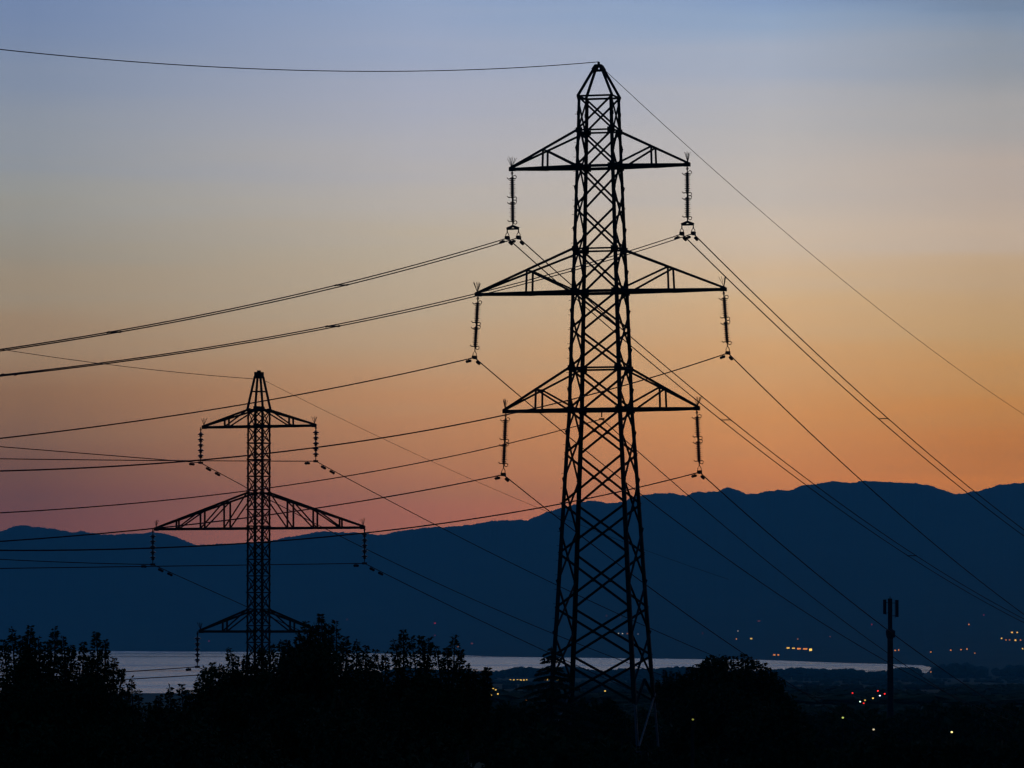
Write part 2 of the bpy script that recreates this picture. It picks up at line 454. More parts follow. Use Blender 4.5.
# --- tall pylon
TALL = Pylon('pylon', 'tall dark lattice pylon with three pairs of crossarms, right of centre', 602.9, 748, 300.0, 14.3, -0.31)
prof = [(97, 16.2), (131, 17.1), (167, 18.2), (250, 20.9), (292, 22.4), (368, 24.8), (410, 26.0), (485, 30.4), (600, 36.6), (695, 42.5), (748, 46.0)]
prof = [(y, h + 1.5) for y, h in prof]
nodes = [97, 131, 167, 208, 249.5, 292, 329.5, 368.5, 410, 454, 504, 553.5, 608, 656, 703]
hwT, cornT = lattice(TALL, prof, nodes,
    lambda y: 0.165 + 0.085 * (y - 97) / 650, lambda y: 0.10 + 0.03 * (y - 97) / 650,
    [(97, .11), (131, .10), (167, .16), (249.5, .10), (292, .16), (368.5, .11), (410, .16)],
    [(131, .38), (167, .42), (249.5, .38), (292, .44), (368.5, .40), (410, .42)], True)
# peak over the top ring
pk = MB()
r1, r2 = [], []
for k in range(4):
    a = cornT(k, 97)
    c = Vector((CORN[k][0] * 0.27, CORN[k][1] * 0.27, TALL.z(70.5))); e = Vector((CORN[k][0] * 0.13, CORN[k][1] * 0.13, TALL.z(66)))
    pk.angle(a, c, 0.13, 0.03, (0, 1, 0)); pk.angle(c, e, 0.19, 0.05, (0, 1, 0)); r1.append(c); r2.append(e)
for k in range(4): pk.bar(r1[k], r1[(k + 1) % 4], 0.08, 0.04, (0, 0, 1)); pk.bar(r2[k], r2[(k + 1) % 4], 0.16, 0.08, (0, 0, 1))
pk.box(Vector((0, 0, TALL.z(65.3))), (0.34, 0.34, 0.1)); pk.rod(Vector((0, 0, TALL.z(65))), Vector((0, 0, TALL.z(62))), 0.07, 8)
pk.build('peak', STEEL, TALL.root)
# lower legs, coloured paler than the lattice, with knee braces, on footings
for k in range(4):
    mb = MB(); a, c = cornT(k, 703), cornT(k, 748)
    sx, sy = CORN[k]; q = Vector((-sx * .1, -sy * .02, 0))
    mb.bar(a + q, c + q, 0.09, 0.02, (1, 0, 0)); q = Vector((-sx * .02, -sy * .1, 0)); mb.bar(a + q, c + q, 0.09, 0.02, (0, 1, 0))
    lg = mb.build('lower_leg', PALE_STEEL, TALL.root)
    fb = MB(); fb.profile(c + Vector((0, 0, -0.9)), c + Vector((0, 0, -0.12)), [(.4, .4), (-.4, .4), (-.4, -.4), (.4, -.4)], (0, 1, 0), 0.75)
    fb.build('footing', CONC, lg)
for kt, kf in ((2, 1), (3, 0)):
    mb = MB(); mb.angle(cornT(kf, 747), cornT(kt, 694), 0.08, 0.02, (0, 1, 0))
    mb.build('foot_brace', PALE_STEEL, TALL.root)
ARMS_T = [('top', 131, 167, 92.6), ('middle', 249.5, 292, 128.8), ('bottom', 368.5, 410, 100.6)]
tipT = {}
for nm, yu, yl, half in ARMS_T:
    for side in (-1, 1):
        tipT[nm, side] = crossarm(TALL, hwT, side, yu, yl, half, [0.5 if nm != 'middle' else 0.47], 'top_out', 0.16, 0.10)
br = MB(); fz = TALL.z(410)
br.bar(Vector((0.0, -hwT(410), fz)), Vector((0.0, hwT(410), fz)), 0.14, 0.08, (0, 0, 1))
FIB = Vector((0.05, 0, TALL.z(419)))
br.rod(Vector((0.05, 0, fz)), FIB + Vector((0, 0, .1)), 0.035, 6); br.box(FIB, (0.3, 0.12, 0.1))
br.build('cable_bracket', STEEL, TALL.root)

# --- smaller pylon
SMALL = Pylon('pylon', 'smaller slim lattice pylon standing behind the trees on the left', 258.2, 757, 420.0, 23.5, 0.0)
profS = [(392, 5.4), (410, 8.7), (660, 8.9), (757, 9.4)]
nodesS = [410] + [426.5 + 16.6 * i for i in range(20)]
hwS, cornS = lattice(SMALL, profS, nodesS, lambda y: 0.155, lambda y: 0.08,
    [(410, .16), (426.5, .18)] + [(426.5 + 16.6 * i, .09) for i in range(1, 18)], [(410, .34), (426.5, .34), (493, .3), (528, .3), (610, .3), (631, .3)])
pk = MB(); zt, z9 = SMALL.z(376.5), SMALL.z(392)
cap = []
for k in range(4):
    a = cornS(k, 410); c = Vector((CORN[k][0] * .24, CORN[k][1] * .24, zt))
    pk.angle(a, c, 0.14, 0.03, (0, 1, 0)); cap.append(c)
for k in range(4):
    f = 0.55; p0 = cornS(k, 410) * (1 - f) + cap[k] * f; k2 = (k + 1) % 4; p1 = cornS(k2, 410) * (1 - f) + cap[k2] * f
    pk.bar(p0, p1, 0.09, 0.04, (0, 0, 1))
pk.box(Vector((0, 0, zt + 0.1)), (0.56, 0.56, 0.5)); pk.box(Vector((0, 0, zt + 0.4)), (0.22, 0.22, 0.14))
pk.box(Vector((0, 0, SMALL.z(408.6))), (0.5, 1.0, 0.34)); pk.box(Vector((0, 0, SMALL.z(426))), (0.5, 1.0, 0.3))
pk.build('peak', STEEL, SMALL.root)
tipS = {}
for nm, yu, yl, half, posts in [('top', 410, 426.5, 62.9, [0.5]), ('middle', 493, 528.4, 116.6, [0.245, 0.5, 0.76]), ('bottom', 610, 631.5, 66.0, [0.5])]:
    for side in (-1, 1):
        tipS[nm, side] = crossarm(SMALL, hwS, side, yu, yl, half, posts, 'top_in', 0.19, 0.115)

# ------------------------------------------------------------------ insulator strings
def shed_rod(z0, z1, n, r_big, r_small, core):
    prof = [(0.001, z0), (core, z0)]
    for i in range(n):
        a = z0 + (z1 - z0) * (i + 0.15) / n; p = (z1 - z0) / n
        r = r_big if i % 2 == 0 else r_small
        prof += [(core, a), (r, a + p * 0.38), (r, a + p * 0.46), (core, a + p * 0.62)]
    prof += [(core, z1), (0.001, z1)]
    return prof
def long_rod_string(kind, label):
    root = empty('insulator_string', (0, 0, 0), label, 'insulator', 'long rod insulator strings on the tall pylon')
    mb = MB(); mb.rod((0, 0, 0.1), (0, 0, -.34), 0.03, 6); mb.torus((0, 0, -0.12), 0.06, 0.022, 'y', 10); mb.build('shackle', STEEL, root)
    for z0, z1 in ((-1.52, -0.34), (-2.86, -1.70)):
        mb = MB(); mb.lathe(shed_rod(z0, z1, 10, 0.19, 0.15, 0.075)); mb.build('insulator_rod', GLASSY, root, True)
    mb = MB(); mb.rod((0, 0, -1.5), (0, 0, -1.72), 0.04, 6); mb.build('coupling', STEEL, root)
    for z in (-0.42, -1.46, -1.80, -2.80):
        mb = MB(); mb.tube([(-.05, 0, z), (-.22, 0, z - .02), (-.3, 0, z + .06)], 0.028, 5)
        mb.torus((0.14, 0, z + (0.08 if z > -1 or z > -1.81 and z < -1.7 else -0.08)), 0.1, 0.024, 'y', 10, 5); mb.build('arcing_horn', STEEL, root)
    if kind == 'twin':
        mb = MB(); mb.rod((0, 0, -2.84), (0, 0, -3.08), 0.035, 6)
        mb.bar((-0.36, 0, -3.22), (0, 0, -3.08), 0.13, 0.05, (0, 0, 1)); mb.bar((0, 0, -3.08), (0.36, 0, -3.22), 0.13, 0.05, (0, 0, 1))
        mb.bar((-0.36, 0, -3.24), (0.36, 0, -3.24), 0.1, 0.04, (0, 0, 1)); mb.build('yoke_plate', STEEL, root)
        xs, zc = (-0.325, 0.325), -3.74
        for x in xs:
            mb = MB()
            for s in (-1, 1): mb.tube([(x, 0, -3.24), (x + s * .02, 0, -3.45), (x + s * 0.09, 0, -3.55), (x + s * .09, 0, -3.66)], 0.022, 5)
            mb.bar((x, -0.3, zc), (x, 0.3, zc), 0.17, 0.16, (0, 0, 1)); mb.bar((x - .12, 0, -3.65), (x + .12, 0, -3.65), 0.06, 0.06, (0, 0, 1)); mb.build('suspension_clamp', STEEL, root)
    else:
        zc = -3.43
        mb = MB(); mb.rod((0, 0, -2.84), (0, 0, -3.1), 0.03, 6)
        for s in (-1, 1): mb.tube([(0, 0, -3.05), (s * 0.09, 0, -3.2), (s * .10, 0, -3.38)], 0.022, 5)
        mb.bar((0, -0.3, zc), (0, 0.3, zc), 0.17, 0.16, (0, 0, 1)); mb.bar((-.12, 0, -3.36), (.12, 0, -3.36), 0.07, 0.07, (0, 0, 1)); mb.build('suspension_clamp', STEEL, root)
    return root, zc
def disc_string(label):
    root = empty('insulator_string', (0, 0, 0), label, 'insulator', 'disc insulator strings on the smaller pylon')
    mb = MB(); mb.rod((0, 0, .1), (0, 0, -.3), 0.04, 6); mb.torus((0, 0, -.1), 0.07, 0.025, 'y', 10); mb.build('shackle', STEEL, root)
    for i in range(5):
        z = -0.46 - i * 0.42
        mb = MB(); mb.lathe([(.001, z + .2), (.06, z + .2), (.065, z + .1), (.12, z + .09), (.24, z + .01), (.24, z - .04), (.12, z - .05), (.10, z - .12), (.16, z - .13), (.16, z - .17), (.07, z - .18), (.05, z - .23), (.001, z - .23)])
        mb.build('insulator_disc', GLASSY, root, True)
    zc = -2.68
    mb = MB(); mb.rod((0, 0, -2.3), (0, 0, -2.66), 0.035, 6); mb.bar((0, -.28, zc), (0, .28, zc), 0.17, 0.15, (0, 0, 1)); mb.build('suspension_clamp', STEEL, root)
    return root, zc

def hang(proto, first, world_top, bottom_px, theta, zc, label):
    root = proto if first else copy_tree(proto)
    tgt = P(bottom_px[0], bottom_px[1], world_top.y)
    d = (tgt - world_top).normalized()
    q = Vector((0, 0, -1)).rotation_difference(d).to_matrix() @ Matrix.Rotation(-R(theta), 3, 'Z')
    root.location = world_top; root.rotation_euler = q.to_euler(); root['label'] = label
    return world_top + d * abs(zc), q
words = {-1: 'left', 1: 'right'}
att = {}
tw, zt_ = long_rod_string('twin', 'x')
for i, (side, bp_) in enumerate(((-1, (513, 240)), (1, (687.6, 236.5)))):
    top = TALL.world(tipT['top', side] + Vector((-side * 0.13, 0, -0.1)))
    att['top', side] = hang(tw, i == 0, top, bp_, TALL.theta, zt_, 'insulator string with yoke and two clamps under the tall pylon\'s top %s arm' % words[side])
sg, zs_ = long_rod_string('single', 'x')
for i, (nm, side, bp_) in enumerate((('middle', -1, (474.3, 361)), ('middle', 1, (728.2, 357)), ('bottom', -1, (503.2, 477)), ('bottom', 1, (699.7, 475)))):
    top = TALL.world(tipT[nm, side] + Vector((-side * 0.13, 0, -0.1)))
    att[nm, side] = hang(sg, i == 0, top, bp_, TALL.theta, zs_, 'single clamp insulator string under the tall pylon\'s %s %s arm' % (nm, words[side]))
ds, zd_ = disc_string('x')
attS = {}
for i, (nm, side) in enumerate([(a, s) for a in ('top', 'middle', 'bottom') for s in (-1, 1)]):
    top = SMALL.world(tipS[nm, side] + Vector((0.17 * side if side < 0 else 0.02, 0, -0.08)))
    bx = 512 + top.x / top.y * F * CP
    by = P(0, 0, 1)
    root = ds if i == 0 else copy_tree(ds)
    root.location = top; root.rotation_euler = (0, 0, -R(SMALL.theta))
    root['label'] = 'string of dark insulator discs under the smaller pylon\'s %s %s arm' % (nm, words[side])
    attS[nm, side] = (top + Vector((0, 0, zd_)), None)

# ------------------------------------------------------------------ wires
def damper(parent, mbp, pts_fn, s):
    p = pts_fn(s); q = pts_fn(s + 0.3); d = (q - p).normalized()
    k = max(1.0, p.y / 330.0)
    mb = MB(); c = p - Vector((0, 0, 0.13 * k))
    mb.rod(p, c, 0.03, 5); mb.rod(c - d * 0.2 * k, c + d * 0.2 * k, 0.022, 5)
    mb.rod(c - d * 0.24 * k, c - d * 0.06 * k, 0.08 * k, 8); mb.rod(c + d * 0.06 * k, c + d * 0.24 * k, 0.08 * k, 8)
    mb.build('vibration_damper', STEEL, parent)
def fit(P0, sx, sy, pts):
    T, Z = [], []
    for px, py_ in pts:
        d = P(px, py_, 1.0); r = d.x
        tt = (r * P0.y - P0.x) / (sx - r * sy); Yq = P0.y + sy * tt
        T.append(tt); Z.append(d.z * Yq - P0.z)
    T, Z = np.array(T), np.array(Z)
    A = np.stack([T, T * T], 1)
    sol = np.linalg.lstsq(A, Z, rcond=None)[0]
    if sol[1] < 0: sol = np.array([(T @ Z) / (T @ T), 0.0])
    return sol[0], sol[1], T.max(), np.abs(A @ sol - Z).max()
def wire(name, label, cat, group, P0, az, back, pts, r, over=60.0, dampers=(), offset=0.0, spacers=(), tmax=None):
    sgn = -1 if back else 1
    sx, sy = sgn * math.sin(R(az)), sgn * math.cos(R(az))
    b1, c1, tm, err = fit(P0, sx, sy, pts)
    tm = tmax or tm + over
    off = Vector((math.cos(R(az)), -math.sin(R(az)), 0)) * offset
    def at(s): return P0 + off + Vector((sx * s, sy * s, b1 * s + c1 * s * s))
    print('WIRE %-60s slope %.3f c %.6f t %.0f err %.3f Yend %.0f' % (label[:60], b1, c1, tm, err, at(tm).y))
    n = 60
    mb = MB(); mb.tube([at(tm * (i / n) ** 1.3) for i in range(n + 1)], r, 6)
    o = mb.build(name, ALU, None, True); tag(o, label, cat, group)
    for s in dampers: damper(o, None, at, s)
    if spacers:
        perp = Vector((math.cos(R(az)), -math.sin(R(az)), 0))
        for s in spacers:
            mb = MB(); a = at(s); bb = a - perp * 2 * offset
            d = Vector((sx, sy, b1)).normalized()
            mb.rod(a, bb, 0.035, 6)
            for e in (a, bb): mb.rod(e - d * 0.1, e + d * 0.1, 0.048, 6)
            mb.build('spacer', STEEL, o)
    return o
AZR, AZL = 14.3, 24.0
G1, G2 = 'power cables of the tall pylon', 'power cables of the smaller pylon'
pkT = TALL.world((0, 0, TALL.z(61.8)))
wire('earth_wire', 'thin earth wire running left from the tall pylon\'s peak', 'cable', 'earth wires', pkT, AZL, True, [(500,69),(430,71.5),(300,70),(150,62),(0,50)], 0.022)
wire('earth_wire', 'thin earth wire descending right from the tall pylon\'s peak', 'cable', 'earth wires', TALL.world((0.1, 0, TALL.z(66))), AZR, False, [(709,166),(782.5,230),(880,310),(906,330),(1024,414.7)], 0.017)
A = [(460,252.2),(132,330),(0,349.6)]; Bc = [(629.5,249),(460,298.5),(323,330),(160,355.5),(0,375)]
for i, o_ in enumerate((-0.325, 0.325)):
    w_ = ('outer', 'inner') if True else None
    q1 = ('left', 'right')[i]
    wire('power_cable', '%s cable of the twin pair running left from the tall pylon\'s top left arm' % q1, 'cable', G1, att['top', -1][0], AZL, True, A, 0.029, dampers=(0.75,), offset=o_, spacers=(22.0, 47.0) if i else ())
    wire('power_cable', '%s cable of the twin pair running left from the tall pylon\'s top right arm' % q1, 'cable', G1, att['top', 1][0], AZL, True, Bc, 0.026, dampers=(0.75,), offset=o_, spacers=(45.0, 76.4) if i else ())
    wire('power_cable', '%s cable of the twin pair descending right from the tall pylon\'s top right arm' % q1, 'cable', G1, att['top', 1][0], AZR, False, [(764,308),(840,380),(885,420.6),(959.7,483),(1024,533)], 0.033, dampers=(0.75,), offset=o_, spacers=(60.0,) if i else ())
    wire('power_cable', '%s cable of the twin pair descending right from the tall pylon\'s top left arm' % q1, 'cable', G1, att['top', -1][0], AZR, False, [(640,349),(728,422),(776.5,460),(880,534),(910,554),(1024,621)], 0.033, dampers=(0.75,), offset=o_, spacers=(57.0, 127.0) if i else ())
L1 = [
 ('middle', -1, 'running left from the tall pylon\'s middle left arm', [(340,386.6),(160,417.9),(0,438.3)]),
 ('middle', 1, 'running left from the tall pylon\'s middle right arm', [(651,378.3),(470,422.9),(340,443.7),(160,462.4),(0,471.7)]),
 ('bottom', -1, 'running left from the tall pylon\'s bottom left arm', [(340,504.4),(160,528),(0,541.3)]),
 ('bottom', 1, 'running left from the tall pylon\'s bottom right arm', [(540,508.2),(434.5,524.8),(368,532.3),(270,541),(120,549.2),(0,550.5)])]
for nm, sd, lb, pts in L1:
    wire('power_cable', 'single cable ' + lb, 'cable', G1, att[nm, sd][0], AZL, True, pts, 0.032, dampers=(0.8,))
R1 = [
 ('middle', -1, 'descending right from the tall pylon\'s middle left arm', [(532.5,407.8),(582,446.6),(641,494.7),(680,523.8),(760,581.7),(786,600),(886,661)]),
 ('middle', 1, 'descending right from the tall pylon\'s middle right arm', [(800,422.8),(820,442),(862.8,483),(939.5,547.7),(1024,614.5)]),
 ('bottom', -1, 'descending right from the tall pylon\'s bottom left arm', [(560,518.3),(581,536.6),(647.4,586),(716,635),(742,652.3)]),
 ('bottom', 1, 'descending right from the tall pylon\'s bottom right arm', [(746,513),(800,560),(848,600),(886,628.4),(915,650)])]
for nm, sd, lb, pts in R1:
    wire('power_cable', 'single cable ' + lb, 'cable', G1, att[nm, sd][0], AZR, False, pts, 0.032, dampers=(0.8,))
fb = TALL.world(FIB)
wire('data_cable', 'thin cable running left from the bracket inside the tall pylon\'s bottom arms', 'cable', 'data cables', fb, AZL, True, [(540,437),(470,452.8),(340,476.5),(160,500.3),(0,513.3)], 0.026)
wire('data_cable', 'thin cable descending right from the bracket inside the tall pylon\'s bottom arms', 'cable', 'data cables', fb, AZR, False, [(637.6,450.3),(680,488),(730,531.6),(766,560),(815.7,600),(886,651.8)], 0.026)
# smaller pylon
AZS, AZSL = 24.0, 24.0
pkS = SMALL.world((0, 0, SMALL.z(379)))
wire('earth_wire', 'thin earth wire running left from the smaller pylon\'s peak', 'cable', 'earth wires', pkS + Vector((-.3, 0, 0)), AZSL, True, [(160,370.2),(94,363),(6,350)], 0.022)
wire('earth_wire', 'thin earth wire descending right from the smaller pylon\'s peak', 'cable', 'earth wires', pkS + Vector((.4, 0, -0.1)), AZS, False, [(360,428.6),(450.6,470),(542,508.7),(647,551)], 0.016, over=20)
S1 = [
 ('top', -1, True, 'running left from the smaller pylon\'s top left arm', [(160,456.9),(78,453.4),(0,446.9)]),
 ('top', 1, True, 'running left from the smaller pylon\'s top right arm', [(228,459.6),(160,461.3),(78,460.2),(0,458.4)]),
 ('middle', -1, True, 'running left from the smaller pylon\'s middle left arm', [(97,563.4),(40,561),(0,559.4)]),
 ('middle', 1, True, 'running left from the smaller pylon\'s middle right arm', [(256.7,565.5),(120,565.8),(62.5,567.4),(0,569)]),
 ('bottom', -1, True, 'running left over the lake from the smaller pylon\'s bottom left arm', [(127,671.7),(60,676)]),
 ('bottom', 1, True, 'running left over the lake from the smaller pylon\'s bottom right arm', [(195,675),(138,679),(60,683)]),
 ('top', -1, False, 'descending right from the smaller pylon\'s top left arm', [(246.6,486.6),(328,527.3),(400,567.8),(447,588),(553,633)]),
 ('top', 1, False, 'descending right from the smaller pylon\'s top right arm', [(340,472),(387,498),(434.5,524.8),(557,587),(619.5,612.9),(664.6,635)]),
 ('middle', -1, False, 'descending right from the smaller pylon\'s middle left arm', [(248.5,606.6),(320,640)]),
 ('middle', 1, False, 'descending right from the smaller pylon\'s middle right arm', [(440,600),(508.6,635),(549.7,652.6)]),
 ('bottom', -1, False, 'descending behind the trees from the smaller pylon\'s bottom left arm', [(290,705),(380,742)]),
 ('bottom', 1, False, 'descending behind the trees from the smaller pylon\'s bottom right arm', [(400,698),(480,730)])]
for nm, sd, bk, lb, pts in S1:
    wire('power_cable', 'cable ' + lb, 'cable', G2, attS[nm, sd][0], AZSL if bk else AZS, bk, pts, 0.034, dampers=(1.5,) if bk else (1.35, 2.9), over=40)

# ------------------------------------------------------------------ telecom mast
mY = 770.0; k_ = mY / F
mb0 = P(890.6, 768, mY); gz = land_z(mb0.x, mY)
mast = empty('telecom_mast', (mb0.x, mY, gz), 'slim telecom mast with antenna panels rising from the right hand treeline', 'mast')
def mz(y): return P(512, y, mY).z - gz
mb = MB(); mb.rod((0, 0, 0), (0, 0, mz(632)), 0.5, 14, 0.8); mb.rod((0, 0, mz(632)), (0, 0, mz(598.5)), 0.32, 12); mb.rod((0, 0, mz(598.5)), (0, 0, mz(596.5)), 0.05, 6); mb.build('pole', ANT, mast)
mb = MB(); mb.lathe([(.3, mz(640)), (.52, mz(637.5)), (.62, mz(634)), (.62, mz(630.5)), (.3, mz(629))], 12); mb.box((.45, 0, mz(634)), (.5, .5, 1.0)); mb.build('equipment_box', ANT, mast)
for (ox, oy, y0, y1) in ((-0.80, -0.25, 599.6, 614.2), (0.06, -0.62, 599.0, 614.5), (0.98, -0.2, 600, 617)):
    mb = MB(); zc_ = (mz(y0) + mz(y1)) / 2
    mb.box((ox, oy, zc_), (0.42, 0.2, abs(mz(y0) - mz(y1)))); mb.box((ox, oy - 0.11, zc_), (0.34, 0.06, abs(mz(y0) - mz(y1)) * 0.96))
    pn = mb.build('antenna_panel', ANT, mast)
    mb = MB()
    for y in (y0 + 3, y1 - 1.2): mb.rod((0, 0, mz(y)), (ox, oy, mz(y)), 0.045, 6)
    mb.rod((ox * 0.72, oy * 0.72, mz(y0)), (ox * .72, oy * .72, mz(y1 + 1)), 0.04, 6)
    mb.build('bracket', ANT, pn)

# ------------------------------------------------------------------ trees
def leaf_mesh(name, C, Ax, L, W, mat, parent):
    n = len(C)
    r1 = rng.normal(size=(n, 3)); Bx = np.cross(Ax, r1); Bx /= np.linalg.norm(Bx, axis=1, keepdims=True) + 1e-9
    Nn = np.cross(Ax, Bx)
    L = L[:, None]; W = W[:, None]
    v = np.stack([C, C + Ax * L * 0.45 + Bx * W * 0.5 + Nn * W * 0.12, C + Ax * L - Nn * L * 0.08, C + Ax * L * 0.45 - Bx * W * 0.5 + Nn * W * 0.12], 1).reshape(-1, 3)
    me = bpy.data.meshes.new(name)
    me.vertices.add(4 * n); me.vertices.foreach_set('co', v.astype(np.float32).ravel())
    me.loops.add(4 * n); me.loops.foreach_set('vertex_index', np.arange(4 * n, dtype=np.int32))
    me.polygons.add(n); me.polygons.foreach_set('loop_start', np.arange(0, 4 * n, 4, dtype=np.int32))
    me.update(calc_edges=True); me.materials.append(mat)
    o = bpy.data.objects.new(name, me); COL.objects.link(o); o.parent = parent
    return o
def unit(v): return v / (np.linalg.norm(v, axis=-1, keepdims=True) + 1e-9)
def broad_tree(label, px, Y, top_y, rx, tips, nleaf=14000, leaf=0.13, mat=0, group='broadleaf trees in front of the pylons', depth=1.0, nblob=46, lump=0.30, blob_r=0.17):
    """tips: picture points the highest shoots reach, each given its own depth in the crown"""
    b0 = P(px, top_y, Y); gz_ = land_z(b0.x, Y)
    H = b0.z - gz_
    root = empty('broadleaf_tree', (b0.x, Y, gz_), label, 'tree', group)
    rz = min(H * 0.46, rx * 1.15); cz = H - rz * 1.02
    # lumps on the crown's surface and inside
    d = unit(rng.normal(size=(nblob, 3))); d[:, 2] = np.abs(d[:, 2]) * 1.1 - 0.32; d = unit(d)
    rad = rng.uniform(0.55, 0.94, nblob)[:, None]
    bc = d * rad * np.array([rx, rx * depth, rz]) + np.array([0, 0, cz])
    brd = rng.uniform(0.6, 1.25, nblob) * rx * blob_r * 1.5
    mbt = MB(); trunk_r = 0.035 * H * 0.5 + 0.04
    fork = np.array([0, 0, cz - rz * 0.45])
    mbt.tube([(0, 0, -0.2), (0.05, 0, H * 0.12), (0.03, .04, fork[2] * 0.6), tuple(fork)], [trunk_r * 1.3, trunk_r, trunk_r * .9, trunk_r * .7], 9)
    for c in bc[: min(nblob, 22)]:
        m = fork * 0.5 + c * 0.5 + np.array([0, 0, 0.12 * rz])
        mbt.tube([tuple(fork - np.array([0, 0, .1])), tuple(m), tuple(c)], [trunk_r * .5, trunk_r * .25, trunk_r * .08], 6)
    Cs, As, Ls = [], [], []
    per = nleaf // (nblob + 1)
    for c, r in zip(bc, brd):
        q = unit(rng.normal(size=(per, 3))); rr = rng.uniform(0.0, 1.0, per) ** 0.45
        Cs.append(c + q * rr[:, None] * r * np.array([1, 1, 0.85])); As.append(unit(q * 0.6 + rng.normal(size=(per, 3)) * 0.6 + np.array([0, 0, -0.35])))
        Ls.append(rng.uniform(0.6, 1.3, per) * leaf)
    # inner mass
    ni = nleaf // 4
    q = unit(rng.normal(size=(ni, 3))) * rng.uniform(0, 0.82, ni)[:, None] ** 0.5
    Cs.append(q * np.array([rx, rx * depth, rz]) * 0.86 + np.array([0, 0, cz])); As.append(unit(rng.normal(size=(ni, 3)))); Ls.append(rng.uniform(1.2, 2.4, ni) * leaf)
    # shoots
    for (tx, ty) in tips:
        off = rng.uniform(-0.35, 0.35) * rx * depth
        tp = np.array(P(tx, ty, Y + off)) - np.array([b0.x, Y, gz_])
        ln = rng.uniform(0.8, 1.3) * max(0.62, leaf * 6.5)
        bs = tp + np.array([rng.uniform(-.25, .25) * ln - 0.06 * tp[0], rng.uniform(-.2, .2) * ln, -ln * 1.6])
        mbt.tube([tuple(bs), tuple(bs * .5 + tp * .5 + np.array([.02, 0, 0])), tuple(tp)], [0.03, 0.017, 0.006], 5)
        n = int(rng.uniform(560, 800)); tt = rng.uniform(0.0, 1.0, n) ** 1.15
        tiers = np.round(tt * 8) / 8 + rng.normal(0, 0.030, n)
        ax = unit(np.stack([rng.normal(size=n), rng.normal(size=n), rng.uniform(-.5, .35, n)], 1))
        spread = (0.08 + 0.75 * (1 - tiers) ** 0.8) * ln * 0.36 * (0.75 + 0.5 * (np.sin(tiers * 40 + rng.uniform(0, 6)) > 0))
        Cs.append(bs + (tp - bs) * tiers[:, None] + ax * (spread * rng.uniform(0.05, 0.9, n))[:, None]); As.append(ax); Ls.append(rng.uniform(0.55, 1.05, n) * leaf)
    mbt.build('trunk', BARK, root, True)
    C = np.concatenate(Cs); Ax = np.concatenate(As); L = np.concatenate(Ls)
    keep = C[:, 2] > 0.5
    leaf_mesh('crown', C[keep], Ax[keep], L[keep], L[keep] * rng.uniform(0.42, 0.62, keep.sum()), LEAF[mat], root)
    return root
def conifer(label, px, Y, top_y, half_w, nt_=15, group=None):
    b0 = P(px, top_y, Y); gz_ = land_z(b0.x, Y); H = b0.z - gz_
    root = empty('spruce_tree', (b0.x, Y, gz_), label, 'tree', group)
    mb = MB(); mb.tube([(0, 0, -.1), (0, 0, H * .5), (0, 0, H)], [0.025 * H, 0.014 * H, 0.01], 8)
    Cs, As, Ls = [], [], []
    z = H - 0.12
    while z > H * 0.12:
        f = (H - z) / H; r = half_w * max(f, 0.004) ** 0.72 * random.uniform(0.75, 1.15)
        nb = 5 + int(7 * f)
        for i in range(nb):
            a = random.uniform(0, 6.28); rr = r * random.uniform(0.7, 1.1)
            tip = np.array([math.cos(a) * rr, math.sin(a) * rr, -0.30 * rr + 0.16 * rr * random.random()]); st = np.array([0, 0, z])
            mb.tube([tuple(st), tuple(st + tip * .6 + np.array([0, 0, -.04 * rr])), tuple(st + tip)], [0.03, .02, .008], 4)
            n = int(24 + 100 * rr); t_ = rng.uniform(0.1, 1.02, n)
            side = np.array([-math.sin(a), math.cos(a), 0])
            s_ = rng.uniform(-1, 1, n) * (1.05 - t_) * 0.30 * rr
            Cs.append(st + tip * t_[:, None] + side * s_[:, None] + np.stack([np.zeros(n), np.zeros(n), rng.normal(0, .03, n) - 0.05], 1))
            As.append(unit(np.tile(tip, (n, 1)) * 0.8 / max(rr, .1) + side * np.sign(s_)[:, None] * 0.5 + rng.normal(size=(n, 3)) * .2 + np.array([0, 0, -.3])))
            Ls.append(rng.uniform(0.08, 0.22, n) * min(1.0, 0.45 + rr * 0.6))
        z -= (0.20 + 0.35 * f) * random.uniform(0.75, 1.25)
    mb.build('trunk', BARK, root, True)
    C = np.concatenate(Cs); leaf_mesh('crown', C, np.concatenate(As), np.concatenate(Ls), np.concatenate(Ls) * 0.34, NEEDLE, root)
    return root

LB = 0.076
broad_tree('bushy tree filling the bottom left corner below the far left hill', 44, 90, 650, 1.6,
    [(3,640),(12,629),(22,636),(31,626),(38,638),(47,641),(55,627),(63,636),(72,645),(84,642),(96,632),(105,640),(115,658),(30,648),(62,652),(90,650)], 38000, LB, 0, nblob=60)
broad_tree('tree whose sparse crown edge meets the left end of the pale lake', 100, 98, 680, 1.0,
    [(112,664),(122,669),(131,678),(139,691),(128,684),(148,703),(90,660),(102,670)], 18000, LB, 0, nblob=30)
broad_tree('low shrub in the gap in front of the lake, left of the smaller pylon', 172, 104, 705, 0.85,
    [(159,696),(170,687),(181,684),(190,690),(152,706),(200,690)], 10000, 0.09, 1, nblob=24)
broad_tree('tree with thin upright twigs in front of the smaller pylon', 243, 96, 659, 1.15,
    [(197,684),(204,672),(212,663),(222,668),(230,648),(236,656),(246,655),(262,648),(254,660),(272,645),(282,641)], 30000, LB, 0)
broad_tree('leafy tree with the tallest crown, right of the smaller pylon', 320, 92, 644, 1.35,
    [(288,640),(298,632),(306,622),(314,626),(321,614),(328,624),(336,621),(346,636),(357,641),(366,646),(376,650),(312,640),(330,640)], 36000, LB, 1)
